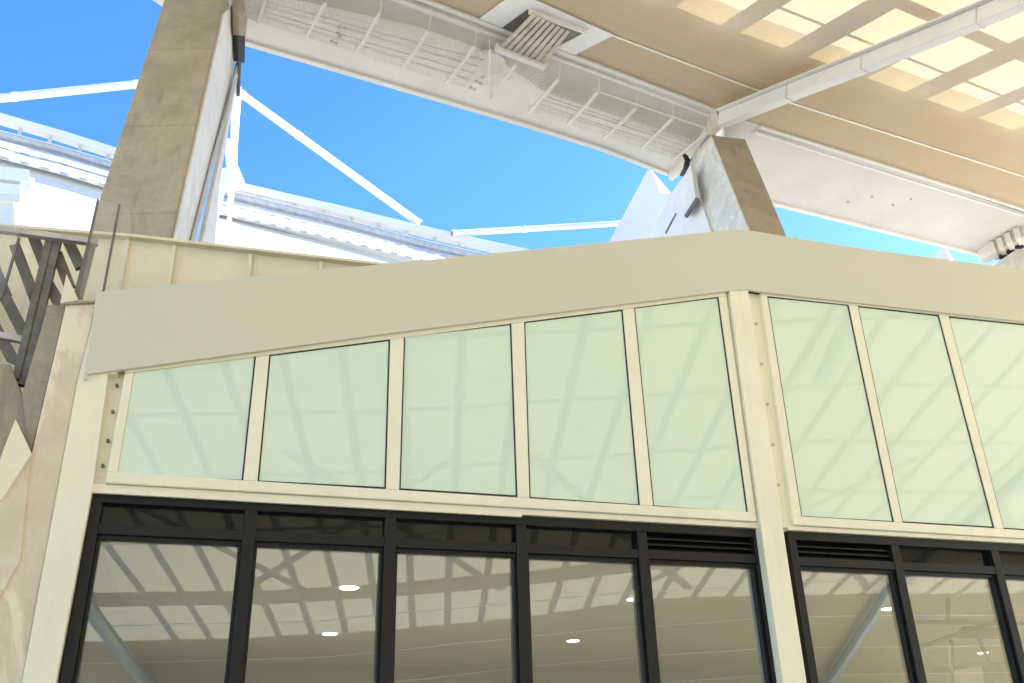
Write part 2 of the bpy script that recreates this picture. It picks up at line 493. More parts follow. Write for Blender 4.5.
# central column: strip in front of a bolted back plate
zt = uz(740, 284, .09)[1]
cl = MB()
strip = [(uz(785.5, 683, .11)[0], uz(785, 683, .11)[1]), (uz(810, 683, .11)[0], uz(810, 683, .11)[1])]
uA = uz(766.5, 560, .11)[0]; uB = uz(789, 560, .11)[0]
uA2 = uz(730.5, 292, .11)[0]; uB2 = uz(749.5, 292, .11)[0]
cl.fpoly([(uA, 0), (uB, 0), (uB, uz(789, 560, .11)[1]), (uB2, zt), (uA2, zt), (uA, uz(766, 560, .11)[1])], -.12, .095)
col = build('column', cl, M['cream'], pav, bevel=0.006)
bp = MB()
zs_ = zbL - .003
bp.fpoly([(u1b - .06, zs_), (uB - .005, zs_), (uB2 - .01, zt), (u1t - .04, zt)], -.05, .03)
bp.fpoly([(uA + .03, zbR - .02), (v0b + .05, zbR - .02), (v0t + .04, zt), (uA2 + .03, zt)], -.055, .03)
build('back_plate', bp, M['cream'], col)
for k in range(5):
    t = (k + .6) / 5.6
    x = 752.5 + (784 - 752.5) * t; y = 300 + 225 * t
    p, z_ = uz(x, y, .03)
    bo = MB(); bo.tube([F(p, z_, .028), F(p, z_, .048)], .014, 8)
    build('bolt', bo, M['galv'], col)
ck = MB(); p = uz(738, 290, .05)
ck.fbox(uz(727, 291, .05)[0], uz(760, 291, .05)[0], p[1] - .01, p[1] + .06, .02, .06)
build('dark_gap', ck, M['rubber'], col)  # black block standing in for the shaded gap at the column top

# dark windows below
z_tr_t = uz(387, 538)[1]; z_tr_b = uz(387, 545)[1]
z_floor = 0.15
def centre(x0, x1, y): return (uz(x0, y)[0] + uz(x1, y)[0]) / 2
GW = 0.09
mullL = [centre(248, 256.5, 503), centre(387, 395, 511), centre(517, 525, 518), centre(636.5, 646, 526)]
jL = (uL, uz(104, 493)[0]); jR = (uz(752.5, 532)[0], uz(762.5, 533)[0])
mullR = [centre(890.5, 898, 542), centre(990, 998, 548)]
step = mullR[1] - mullR[0]
for k in range(5): mullR.append(mullR[-1] + step)
jRL = (uz(788, 536)[0], uz(795.5, 536)[0]); jRR = (mullR[-1] + step - .05, mullR[-1] + step + .05)
def dark_bay(jl, mulls, jr, louvre_first, louvre_last):
    e = [jl[1]] + [x for mm in mulls for x in (mm - GW / 2, mm + GW / 2)] + [jr[0]]
    fr = MB(); fb, fo = -.14, 0.0
    fr.fbox(jl[0], jr[1], zh - .075, zh, fb, fo)
    fr.fbox(jl[0], jl[1], z_floor, zh - .0752, fb, fo)
    fr.fbox(jr[0], jr[1], z_floor, zh - .0752, fb, fo)
    for mm in mulls: fr.fbox(mm - GW / 2, mm + GW / 2, z_floor, zh - .0752, fb, fo)
    for i in range(0, len(e), 2):
        fr.fbox(e[i], e[i + 1], z_tr_b - .012, z_tr_t + .008, fb, fo - .004)
        fr.fbox(e[i], e[i + 1], z_floor, z_floor + .1, fb, fo - .004)
        # inner stops that throw the dark reveal
        fr.fbox(e[i], e[i + 1], z_tr_b - .045, z_tr_b - .0122, fb, -.035)
        fr.fbox(e[i], e[i] + .025, z_floor + .1, z_tr_b - .0452, fb, -.035)
        fr.fbox(e[i + 1] - .025, e[i + 1], z_floor + .1, z_tr_b - .0452, fb, -.035)
    f = build('dark_window', fr, M['black'], pav, bevel=0.004)
    n = len(e) // 2
    for i in range(n):
        a, c = e[2 * i], e[2 * i + 1]
        g = MB(); g.fbox(a, c, z_floor + .1, z_tr_b - .045, -.077, -.065)
        build('glass_pane', g, M['glass'], f)
        if (i == 0 and louvre_first) or (i == n - 1 and louvre_last):
            l = MB()
            hh = (zh - .075) - (z_tr_t + .008)
            for k in range(3):
                zc = z_tr_t + .008 + hh * (k + .5) / 3
                l.prism([F(a, zc - .03, -.035), F(c, zc - .03, -.035), F(c, zc + .02, -.10), F(a, zc + .02, -.10)], Z * .012)
            l.fbox(a, c, z_tr_t + .008, zh - .075, -.135, -.128)
            build('louvre', l, M['black'], f)
        else:
            g = MB(); g.fbox(a, c, z_tr_t + .008, zh - .075, -.077, -.065)
            build('transom_pane', g, M['glass_top'], f)
    return f
dark_bay(jL, mullL, jR, False, True)
dark_bay(jRL, mullR, jRR, True, False)

# left edge: cream strip beside the black frame, bolted return above it
ep = MB()
e0 = uz(91, 491, .0)[0]
zt2 = uz(110, 366, 0)[1]
we = MB(); we.fpoly([(e0 - .02, zbL), (u0b + .02, zbL), (u0t + .02, zt2 + .1), (uz(106, 372)[0] , zt2 + .1)], -.2, -.01)
wep = build('end_plate', we, M['cream'], pav)
for x, y in ((117, 386), (113, 412), (108, 441), (103, 466)):
    p, z_ = uz(x, y, 0)
    bo = MB(); bo.tube([F(p, z_, -.012), F(p, z_, .02)], .013, 8)
    build('bolt', bo, M['dark_steel'], wep)
ck = MB(); ck.fbox(uz(111, 372)[0], uz(125, 370)[0], zt2 - .02, zt2 + .05, -.009, .03)
build('dark_gap', ck, M['rubber'], wep)  # dark block painted where a shaded gap opens under the fascia

# interior
uE = panes[-1][1][0] + 2.0
zc = zh - .02
it = MB(); it.fbox(uL - .25, uE + .25, zc, zc + .05, -10.75, -.16)
ceil = build('interior_ceiling', it, M['ceiling'], pav)
it = MB(); it.fbox(uL - .22, uE + .22, 0.02, zc + .01, -10.6, -10.45)
it.fbox(uL - .15, uL - .05, 0.02, zc + .012, -10.47, -.15)
it.fbox(uE, uE + .1, 0.02, zc + .012, -10.47, -.15)
build('interior_wall', it, M['interior'], pav)
it = MB(); it.fbox(uL - .05, uE, 0.012, .14, -10.44, 0)
build('interior_floor', it, M['pale_floor'], pav)
for x, y, r in ((349, 588, .12), (330, 634, .12), (573, 641, .11), (634.5, 599.5, .1), (890, 609, .12), (983, 653, .1)):
    P = on_z(x, y, zc - .004)
    t = MB()
    d = (P - EYEV).normalized()
    t.tube([P - Z * .004, P + Z * .003], r * .85, 20)
    dl = build('downlight', t, M['lamp'], pav)
    ld = bpy.data.lights.new('downlight_lamp', 'SPOT'); ld.energy = 46; ld.spot_size = R(120); ld.shadow_soft_size = .08; ld.color = (1, .96, .88)
    lo = bpy.data.objects.new('downlight_lamp', ld); COL.objects.link(lo); lo.parent = pav; lo.location = P - BASE[pav] - Z * .05
# something stored inside, behind the right-hand panes
ins = MB()
Pn = F(0, 0, -2.6)
def inp(x, y): return on_plane(x, y, Pn, NF)
sc_t = thing('hanging_screen', inp(984, 632), 'grey hanging panel on thin rods behind the right-hand dark glass', 'panel')
b_ = MB(); b_.prism([inp(960, 637), inp(1010, 638), inp(1010, 628), inp(967, 626)], NF * -.1)
build('panel', b_, M['dark_steel'], sc_t)
b_ = MB()
for p, q in (((916, 622), (1040, 623.5)), ((948, 574), (948, 620)), ((951, 640), (953, 700)), ((920, 647), (1004, 618)), ((979, 638), (1000, 690))):
    b_.tube([inp(*p), inp(*q)], .026, 6)
build('rod', b_, M['dark_steel'], sc_t)
bx = MB(); bx.prism([inp(982, 667), inp(1014, 660), inp(1020, 720), inp(990, 720)], NF * -.5)
o = build('brown_board', bx, M['brown'], None, inp(1000, 715)); tag(o, 'brown board standing inside behind the right-hand dark glass', 'board')

# ================================================================== LEFT WALL AND BALUSTRADE
pil_off = 0.10
def wp(x, y, off): return on_plane(x, y, O + NF * off, NF)
pl = thing('concrete_pillar', wp(40, 683, 0.0) * 1.0 + Z * 0, 'tall blotched pinkish concrete pillar along the left edge of the windows', 'pillar')
def down_to(p, q, z):       # extend the line p-q to height z
    t = (z - p.z) / (q.z - p.z)
    return p + (q - p) * t
# front rendered face (slightly behind the fascia plane)
A = wp(66, 304, .06); B = wp(94.5, 302, .06); C_ = wp(22, 683, .06); D_ = wp(-14, 560, .06)
C0 = down_to(wp(77.6, 380, .06), C_, 0.0); D0 = down_to(A, wp(31, 460, .06), 0.0)
D1 = down_to(A, wp(31, 460, .06), 0.0)
ftop = wp(104, 303, .06)
fr = MB(); fr.prism([A, wp(97, 302, .06), wp(77.6, 380, .06), C0, D1 - U * .9, wp(31, 455, .06)], NF * -1.1)
build('shaft', fr, M['wall_concrete'], pl, bevel=.01)
fr = MB()
e_t = wp(97.2, 302, .08); e_tr = wp(125, 345, .08)
fr.prism([wp(97.5, 303, .075), wp(122, 340, .075), wp(117, 374, .075) , wp(108, 373, .075), wp(92, 489.5, .075), down_to(wp(92, 490, .075), wp(55.5, 683, .075), 0.0), C0 + NF * .015, wp(77.6, 380, .075)], NF * -.2)
build('painted_edge', fr, M['cream'], pl, bevel=.004)
cp_ = MB(); cp_.prism([wp(64, 304, .09), wp(95.5, 302.2, .09), wp(95.5, 300.2, .09), wp(65, 301.8, .09)], NF * -1.15)
build('cap', cp_, M['grey_concrete'], pl)
sd_ = MB(); sd_.prism([wp(48, 305, -.02), wp(65.6, 304.5, -.02), wp(30.5, 455, -.02), wp(22, 395, -.02)], NF * -1.0)
build('rough_side', sd_, M['grey_concrete'], pl)
# triangular infill board on the lower left and the stair stringer
tb = MB(); tb.prism([wp(15.5, 419, .10), wp(31.5, 453, .10), wp(1, 500, .10), wp(-14, 494, .10)], NF * -.06)
o = build('infill_board', tb, M['parapet'], None, wp(10, 490, .10)); tag(o, 'pale pointed infill board beside the concrete pillar at far left', 'board')
st = MB(); q0, q1, q2 = wp(-40, 355, -.10), wp(10, 364, -.10), wp(46, 456, -.10)
q0 = q0 - U * 5
st.prism([q0, q1, q2, Vector((q2.x, q2.y, 0)), Vector((q0.x, q0.y, 0))], NF * -.5)
o = build('stair_stringer', st, M['grey_concrete'], None, Vector((q2.x, q2.y, 0)), bevel=.01); tag(o, 'rough grey concrete stair edge below the steel balustrade', 'stair')
st2 = MB(); st2.prism([wp(-50, 506, .075), wp(0, 500.5, .075), wp(31, 454, .075), wp(20, 560, .075), wp(-60, 700, .075)], NF * -.3)
build('buttress', st2, M['wall_concrete'], pl)
st2 = MB(); st2.prism([wp(66.5, 274, .04), wp(78.5, 300, .04), wp(60, 303.5, .04)], NF * -.2)
build('pointed_cap', st2, M['wall_concrete'], pl)

# steel balustrade with crossed bars
bal = thing('steel_balustrade', wp(30, 380, -.25), 'dark galvanised steel balustrade with slanted bars at far left', 'balustrade')
def steel(name, segs, w, off, mat):
    for p, q in segs:
        b = MB(); P, Q = wp(*p, off), wp(*q, off)
        b.beam(P, Q, w, .06, NF)
        build(name, b, M[mat], bal)
steel('top_rail', [((-330, 184), (98, 243))], .05, -.27, 'galv')
steel('post', [((59, 234), (23, 386)), ((52, 233), (17, 380)), ((93, 239), (78, 298))], .065, -.33, 'dark_steel')
steel('slanted_bar', [((33, 236), (48, 274)), ((15, 246), (40, 312)), ((-2, 284), (30, 345)), ((-6, 325), (26, 384)), ((68, 241), (81, 268)), ((47, 282), (60, 305)), ((57, 254), (70, 288)), ((-12, 252), (6, 296))], .085, -.40, 'dark_steel')
for k in range(1, 5):
    d = -103 * k; e = -13.5 * k
    steel('post', [((59 + d, 234 + e), (23 + d, 386 + e)), ((52 + d, 233 + e), (17 + d, 380 + e))], .065, -.33, 'dark_steel')
    steel('slanted_bar', [((33 + d, 236 + e), (48 + d, 274 + e)), ((15 + d, 246 + e), (40 + d, 312 + e)), ((-2 + d, 284 + e), (30 + d, 345 + e)), ((-6 + d, 325 + e), (26 + d, 384 + e)), ((68 + d, 241 + e), (95 + d, 300 + e)), ((57 + d, 254 + e), (80 + d, 310 + e))], .085, -.40, 'dark_steel')
steel('bracket', [((-4, 335), (22, 340)), ((3, 365), (20, 372))], .05, -.36, 'galv')
# glass screens
def screen(poly, edges, off, label):
    t = thing('glass_screen', wp(*poly[0], off), label, 'glass screen', 'clear glass screens on the balustrade')
    b = MB(); b.prism([wp(*p, off) for p in poly], NF * -.015)
    build('pane', b, M['clear'], t)
    for p, q in edges:
        b = MB(); b.beam(wp(*p, off + .005), wp(*q, off + .005), .016, .03, NF)
        build('edge_strip', b, M['dark_steel'], t)
import itertools
arc = [(116 + 15 * math.sin(R(a)), 222 - 19.5 * math.cos(R(a))) for a in range(0, 91, 15)]
screen([(97.5, 200)] + arc + [(126, 268), (119, 299), (75, 299)], [((98, 200), (76, 299)), ((119.5, 205), (102.5, 296))], -.2, 'round cornered clear glass screen in front of the brown pier')
screen([(-30, 190), (28, 196), (19, 236), (0, 303), (-45, 303)], [((19, 238), (1, 300))], -.2, 'clear glass screen cut off by the left edge')

# cream parapet behind the fascia
po = -1.5
par = thing('cream_parapet', wp(200, 300, po), 'long cream wall with thin ribs behind the left end of the fascia', 'wall')
pt = [wp(-700, 178.5, po), wp(128.5, 240, po), wp(352, 265, po), wp(480, 279, po)]
b = MB(); 
uq, zq = uL - .3, pt[3].z - 1.0
b.prism([Vector((pt[0].x, pt[0].y, 0)), F(uq, 0, po), F(uq, zq, po), F((pt[3] - O).dot(U), zq, po), pt[3], pt[2], pt[1], pt[0]], NF * -.12)
build('wall', b, M['parapet'], par)
b = MB()
for i in range(3): b.beam(pt[i] + Z * .01 + NF * .005, pt[i + 1] + Z * .01 + NF * .005, .16, .03, Z)
build('coping', b, M['parapet'], par)
for x0, y0 in ((128, 240), (174.5, 246), (250.5, 254.5), (320.5, 262)):
    P = wp(x0, y0, po)
    b = MB(); b.prism([P - U * .018 - Z * 1.0 + NF * .003, P + U * .018 - Z * 1.0 + NF * .003, P + U * .018 - Z * .015 + NF * .003, P - U * .018 - Z * .015 + NF * .003], NF * .04)
    build('rib', b, M['parapet'], par)

# ================================================================== ROOF
ZG = 13.2
L1 = [on_z(*q, ZG) for q in ((430, 0), (715, 108), (760, 125), (1024, 208))]
Gd = (L1[1] - L1[0]).normalized()
perp = Vector((Gd.y, -Gd.x, 0))
SLOPE = 0.30
Bd = (perp + Vector((0, 0, -SLOPE))).normalized()
NR = Gd.cross(Bd)
if NR.z < 0: NR = -NR
RO = L1[0]
def RP(a, b, h=0.0): return RO + Gd * a + Bd * b + NR * h
def rab(px, py):
    P = on_plane(px, py, RO, NR) - RO
    return (P.dot(Gd), P.dot(Bd))
edge = [(-14, -.5), (0, 0), rab(715, 108), rab(760, 125), rab(1024, 208), (22, 2.0)]
roof = thing('stadium_roof', RP(5, 12), 'beige translucent fabric roof with a lattice of shadows overhead', 'roof')
b = MB()
vs, fs_ = [], []
NB = 30
for a, b0 in edge:
    for j in range(NB + 1):
        vs.append(RP(a, b0 + (33 - b0) * j / NB))
for i in range(len(edge) - 1):
    for j in range(NB):
        k = i * (NB + 1) + j
        fs_.append((k, k + 1, k + NB + 2, k + NB + 1))
b.add(vs, fs_)
build('membrane', b, M['fabric'], roof)
# lattice of steel bars above the fabric
def lat(a, bb, h):          # a bar at height h whose shadow falls on (a, bb)
    k = h / sdir.dot(NR)
    return RP(a, bb) + sdir * k
b = MB()
FC = (2.0, 95.0)
def ring_b(a, bb):          # rings bow a little with the plan of the stand
    bow = 0 if bb < 9 else -min(.010 * max(a + 9, 0) ** 2, 2.4) * bb / 24
    return bb + .085 * max(a - 4, 0) * max(0, 1 - bb / 14) + bow
for k in range(-13, 13):
    a0 = 5.62 + 1.32 * k
    w = .36 if k % 2 == 0 else .26
    pts = [(a0 + (FC[0] - a0) * (bb - 3) / (FC[1] - 3), bb) for bb in (1.6, 8.2, 27)]
    b.beam(lat(*pts[0], .4), lat(*pts[1], .4), w, .1, NR)
    b.beam(lat(*pts[1], .4), lat(*pts[2], .4), .13, .05, NR)
for k in range(-3, 4):      # diagonal bracing further up the roof
    a0 = 3.0 + 5.4 * k
    b.beam(lat(a0 + 3.5, 17.0, .5), lat(a0 + 9.0, 23.4, .5), .19, .06, NR)
    if k % 2: b.beam(lat(a0 + 2, 17.0, .5), lat(a0 - 3.5, 23.4, .5), .19, .06, NR)
for a, c in zip(range(-14, 22, 4), range(-10, 26, 4)):
    b.beam(lat(a, ring_b(a, 23.9), .5), lat(c, ring_b(c, 23.9), .5), .8, .08, NR)
bb = 4.35; k = 0
while bb < 22.5:
    aa = [-14, -8, -2, 4, 8, 12, 16, 19, 22]
    for a, c in zip(aa[:-1], aa[1:]):
        b.beam(lat(a, ring_b(a, bb), .5), lat(c, ring_b(c, bb), .5), .24 if bb < 8 else .13, .06, NR)
    bb += 2.3; k += 1
for k in range(2):          # thin cables
    bb = 3.25 + k * 3.9
    for a, c in zip(aa[:-1], aa[1:]):
        b.beam(lat(a, ring_b(a, bb), .35), lat(c, ring_b(c, bb), .35), .045, .05, NR)
build('shading_lattice', b, M['white'], roof)
# solid gutter cover over the outer strip and the far side
b = MB()
aa = [-14, -6, 0, 4, 7, 10, 14.5, 18, 22]
for a, c in zip(aa[:-1], aa[1:]):
    f0, f1 = .085 * max(a - 4, 0), .085 * max(c - 4, 0)
    b.prism([lat(a, -2.0 + f0, .3), lat(c, -2.0 + f1, .3), lat(c, 2.3 + f1, .3), lat(a, 2.3 + f0, .3)], NR * .05)
for a, c in zip(range(-14, 22, 4), range(-10, 26, 4)):
    b.prism([lat(a, ring_b(a, 26.4), .3), lat(c, ring_b(c, 26.4), .3), lat(c, 34, .3), lat(a, 34, .3)], NR * .05)
build('outer_cover', b, M['white'], roof)
b = MB()
for a, c in zip(aa[:-1], aa[1:]):
    f0, f1 = .085 * max(a - 4, 0), .085 * max(c - 4, 0)
    b.add([lat(a, 2.25 + f0, .28), lat(c, 2.25 + f1, .28), lat(c, 2.85 + f1, .28), lat(a, 2.85 + f0, .28)], [(0, 1, 2, 3)])
build('sun_filter_strip', b, M['sun_filter'], roof)  # unseen strip added above the membrane to make a half-lit band
# welded seams along the rings
sp = [rab(400, -40), rab(613, 35), rab(740, 83), rab(770, 94), rab(793, 103), rab(1024, 176), (22, 2.9)]
def strip(name, pts, w, mat, h=-.012):
    for_b = MB()
    for p, q in zip(pts[:-1], pts[1:]):
        for_b.beam(RP(*p, h), RP(*q, h), w, .012, NR)
    build(name, for_b, M[mat], roof)
strip('seam', [(-14, .75)] + sp, .05, 'cream')
for s_ in (9, 15, 21, 25.5, 28, 30.5, 33):
    strip('seam', [(a, ring_b(a, s_)) for a in (-14, -4, 4, 10, 16, 22)], .045, 'cream')
# edge trim along the inner gutter line
for nm, dz, w in (('edge_trim', -.035, .06), ('edge_trim', -.05, .05)):
    b = MB()
    off = 0 if dz == -.035 else .16
    pts = [RP(a, b0 + off * .0, dz) - perp * off for a, b0 in edge[:3]]
    for p, q in zip(pts[:-1], pts[1:]): b.beam(p, q, w, .05, Z)
    pts = [RP(a, b0, dz) - perp * off for a, b0 in edge[3:]]
    for p, q in zip(pts[:-1], pts[1:]): b.beam(p, q, w, .05, Z)
    build(nm, b, M['white'], roof)

# gutter soffits (outside of the fabric, over the piers)
def gutter(name, top_px, bot_px, label, hang):
    zg = ZG - .02 + (.006 if hang is False else 0)
    A = [on_z(*q, zg) for q in top_px]; B = [on_z(*q, zg) for q in bot_px]
    t = thing('roof_gutter', (A[0] + B[-1]) / 2, label, 'gutter', 'white gutters along the edge of the roof')
    poly = A + B[::-1]
    b = MB(); b.prism(poly, Z * .55)
    s = build('soffit', b, M['soffit' if hang else 'soffit_toned_down'], t)
    b = MB()
    for p, q in zip(B[:-1], B[1:]): b.beam(p + Z * .1 , q + Z * .1, .10, .3, Z)
    build('outer_lip', b, M['soffit'], t)
    return t, A, B
L1x = on_z(430, 0, ZG) - Gd * 8
def px_of(P):
    d = P - EYEV
    dd = d.dot(fwd)
    return (512 + FPX * d.dot(right) / dd, 341.5 + FPX * d.dot(down) / dd)
gt, GA, GB = gutter('roof_gutter', [px_of(RP(-4.9, -.2, -.03)), (430, .6), (715, 108.6), (722, 128)], [(236, 39), (370, 78), (520, 122), (600, 147), (668, 173), (684, 166)], 'white gutter soffit carrying cable trays, left of the second pier', True)
gr, HA, HB = gutter('roof_gutter', [(724, 113.8), (762, 126), (1024, 208.6), (1420, 311)], [(726, 190.5), (772, 202.5), (976, 253), (1004, 252), (1420, 344)], 'plain white gutter soffit right of the second pier', False)
# short gutter beyond the first pier
A_ = on_z(146, -4, ZG); B_ = on_z(166, 9, ZG)
b = MB(); b.prism([A_, B_, on_z(200, -10, ZG), on_z(190, -40, ZG), on_z(60, -60, ZG)], Z * .55)
o = build('roof_gutter', b, M['soffit'], None, A_); tag(o, 'tip of a white gutter soffit left of the first pier at top', 'gutter', 'white gutters along the edge of the roof')

# joint lines across the soffits
for T, l in ((gt, (((366, 0), (236, -34)),)),):
    pass
def soffit_line(name, segs, z, w, mat, parent, h=.012):
    b = MB()
    for p, q in segs: b.beam(on_z(*p, z), on_z(*q, z), w, h, Z)
    return build(name, b, M[mat], parent)
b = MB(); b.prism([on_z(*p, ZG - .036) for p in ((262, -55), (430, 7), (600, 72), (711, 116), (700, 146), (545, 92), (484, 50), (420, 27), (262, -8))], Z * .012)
build('inner_face_shade', b, M['soffit_shade'], gt)  # flat panel, its grey stands in for the shade of a sloped inner face
soffit_line('cover_strip', [((385, -3), (480, 32))], ZG - .045, .05, 'soffit', gt)
soffit_line('cover_strip', [((600, 92), (706, 128))], ZG - .045, .05, 'soffit', gt)
soffit_line('joint', [((790, 134), (1024, 213))], ZG - .03, .02, 'galv', gr)
for x, y in ((848, 202), (872, 197), (911, 199), (893, 205)):
    P = on_z(x, y, ZG - .02); b = MB(); b.tube([P, P - Z * .02], .022, 8)
    build('bolt', b, M['galv'], gr)

# cable trays
def tray(label, lines, cross_a, cross_b, n, hangers, arcs=()):
    z = ZG - .30
    P0 = on_z(*lines[0][0], z)
    t = thing('cable_tray', P0, label, 'cable tray', 'wire cable trays under the gutter')
    b = MB()
    for seg in lines:
        b.tube([on_z(*p, z) for p in seg], .0065, 6)
    a0, a1 = [on_z(*p, z) for p in cross_a]; b0, b1 = [on_z(*p, z) for p in cross_b]
    for k in range(n + 1):
        f = k / n
        p = a0.lerp(a1, f); q = b0.lerp(b1, f)
        b.tube([p, q], .005, 5)
        if k % 2 == 0:
            b.tube([p, p + Z * .07], .005, 5); b.tube([q, q + Z * .07], .005, 5)
    build('mesh', b, M['rod'], t)
    b = MB()
    for k in range(4):
        f = .2 + .2 * k
        b.tube([a0.lerp(b0, f) + Z * .03, a0.lerp(a1, .5).lerp(b0.lerp(b1, .5), f + .03 * (-1) ** k) + Z * .03, a1.lerp(b1, f) + Z * .03], .016, 6)
    build('cable', b, M['rod'], t)
    for p, q in hangers:
        b = MB()
        P = on_z(*p, z - .04); Q = on_z(*q, z - .04)
        b.tube([Vector((P.x, P.y, ZG - .02)) - (Q - P).normalized() * .10, P - (Q - P).normalized() * .02, P], .010, 6)
        b.beam(P, Q, .045, .045, Z)
        b.tube([Q, Vector((Q.x, Q.y, ZG - .02))], .010, 6)
        build('hanger', b, M['rod'], t)
    return t
def L4(a, b, k, c, d):       # k rods between edge a-b and edge c-d
    out = []
    for i in range(k):
        f = i / (k - 1)
        out.append([(a[0] + (c[0] - a[0]) * f, a[1] + (c[1] - a[1]) * f), (b[0] + (d[0] - b[0]) * f, b[1] + (d[1] - b[1]) * f)])
    return out
tray('long wire cable tray under the gutter between the first pier and the vent',
     L4((261, -4), (488, 55), 16, (241, 16), (464, 87)), ((261, -4), (488, 55)), ((241, 16), (464, 87)), 90,
     [((265.4, 0), (257.5, 22.9)), ((325.5, 3), (305, 38.7)), ((379.7, 13), (355.4, 55.7)), ((428.6, 30.8), (401.7, 71.2)), ((474.3, 46.9), (446.2, 85.6)), ((489.6, 49.8), (489, 99.6)), ((516, 64.5), (491, 98.2))])
tray('shorter wire cable tray under the gutter between the vent and the second pier',
     L4((545, 93), (694, 141), 12, (527, 110), (676, 159)), ((545, 93), (694, 141)), ((527, 110), (676, 159)), 64,
     [((558.7, 79), (528.8, 114.3)), ((598, 92.3), (568, 126)), ((635.4, 108.4), (604, 140.6)), ((672.3, 118.7), (642, 149.4)), ((706.6, 133.3), (674.4, 159.7))])
# round white dish and bent tray near the vent
P = on_z(490, 62, ZG - .10)
b = MB(); b.tube([P - Z * .05, P + Z * .08], .25, 28)
b.tube([P - Z * .06, P - Z * .05], .28, 28)
o = build('ceiling_disc', b, M['white'], None, P); tag(o, 'round white disc under the gutter beside the slatted vent', 'disc')
bend = thing('cable_bend', on_z(525, 80, ZG - .3), 'curved wire cable tray bend below the slatted vent', 'cable tray')
b = MB()
for k in range(6):
    r = 14 + 4 * k
    b.tube([on_z(545 - r * .75 * math.sin(R(a)) * 1.0 , 98 - r * .85 * math.cos(R(a)) + 4, ZG - .3) for a in range(0, 100, 12)], .007, 5)
build('mesh', b, M['rod'], bend)
b = MB()
for k in range(5):
    r = 18 + 4 * k
    b.tube([on_z(486 + r * .9 * math.cos(R(a)), 66 + r * .55 * math.sin(R(a)), ZG - .31) for a in range(20, 150, 12)], .007, 5)
build('mesh', b, M['rod'], bend)
# junction clips
clp = thing('junction_box', on_z(340, 28, ZG - .33), 'small grey junction clips on the long cable tray', 'clips')
for x, y in ((337, 27), (343, 28), (336, 33), (338, 36), (330, 41), (334, 43), (475, 81), (479, 83), (469, 87), (473, 89), (481, 77)):
    P = on_z(x, y, ZG - .34); b = MB(); b.beam(P, P + Gd * .06, .035, .035, Z)
    build('clip', b, M['galv'], clp)

# slatted vent in a white plate
vz = None
def vp(px, py, h): return on_plane(px, py, RO + NR * h, NR)
vt = thing('roof_vent', vp(555, 35, -.05), 'square slatted vent set in a white plate at the roof edge', 'vent')
b = MB()
out = [(479, 19.5), (507, -1), (530, -2), (613.5, 35.5), (573.5, 55.5)]
b.prism([vp(*p, -.03) for p in ((479, 19.5), (507, -1), (528, 9.0), (497.5, 31))], NR * .02)
b.prism([vp(*p, -.031) for p in ((507, -1), (530, -2), (613.5, 35.5), (588, 31), (528, 9.0))], NR * .02)
b.prism([vp(*p, -.032) for p in ((588, 31), (613.5, 35.5), (573.5, 55.5), (553, 49))], NR * .02)
build('plate', b, M['white'], vt)
b = MB(); b.prism([vp(*p, -.02) for p in ((528, 9), (588, 31), (556, 52), (498, 32))], NR * .015)
build('opening', b, M['dark_steel'], vt)
for k in range(8):
    f = k / 7
    t0 = (535 + 33 * f + 8 * f * 0, 14 + 17 * f); t1 = (500 + 41 * f, 49 + 15 * f)
    P, Q = vp(*t0, -.12), on_z(*t1, ZG - .15)
    b = MB(); b.beam(P, Q, .066, .03, NR); build('slat', b, M['slat'], vt)
b = MB(); b.beam(on_z(496, 47, ZG - .17), on_z(545, 66, ZG - .17), .10, .14, Z)
build('lower_box', b, M['soffit'], vt)
b = MB(); b.beam(vp(529, 11, -.06), vp(587, 31.5, -.06), .04, .1, NR); build('rail', b, M['rod'], vt)

# ridge beams under the fabric
def ridge(pts, label, joints, r, mat='white'):
    t = thing('ridge_beam', pts[0], label, 'beam', 'white roof beams under the fabric')
    b = MB()
    for p, q in zip(pts[:-1], pts[1:]):
        b.beam(p, q, 2 * r, 2.4 * r, NR)
    build('box_section', b, M[mat], t, bevel=.02)
    b = MB()
    for p, q in zip(pts[:-1], pts[1:]): b.beam(p + NR * (1.2 * r + .02), q + NR * (1.2 * r + .02), 2 * r + .16, .025, NR)
    build('flange', b, M[mat], t)
    for p, d in joints:
        b = MB(); b.beam(p - d * .012, p + d * .012, 2 * r + .012, 2.4 * r + .012, NR)
        build('joint', b, M['soffit_toned_down'], t)
hb = -.30
pts = [vp(*q, hb) for q in ((722, 120), (790, 93), (865, 64), (1024, 0))]
dirn = (pts[-1] - pts[-2]).normalized()
abp = [((p - RO).dot(Gd), (p - RO).dot(Bd)) for p in pts]
pts.append(RP(abp[-1][0] + .3, 14, hb))
jn = []
for q in ((790, 93), (865, 64), (980, 17.5)):
    jn.append((vp(*q, hb), dirn))
ridge(pts, 'long white box beam rising from the second pier to the top right corner', jn, .105)
ridge([RP(-7.5, -.3, hb), RP(-9.9, 24, hb), RP(-9.0, 32.5, hb)], 'blue grey roof beam mirrored in the leftmost dark glass', [], .10, 'blue_steel')
ridge([RP(15.6, .9, hb), RP(12.4, 23, hb), RP(13.4, 32.5, hb)], 'blue grey roof beam mirrored in the dark glass right of the column', [], .08, 'blue_steel')

# ================================================================== PIERS
def plane_vert(P, d):        # vertical plane through P containing horizontal direction d
    return P, Vector((d.y, -d.x, 0)).normalized()
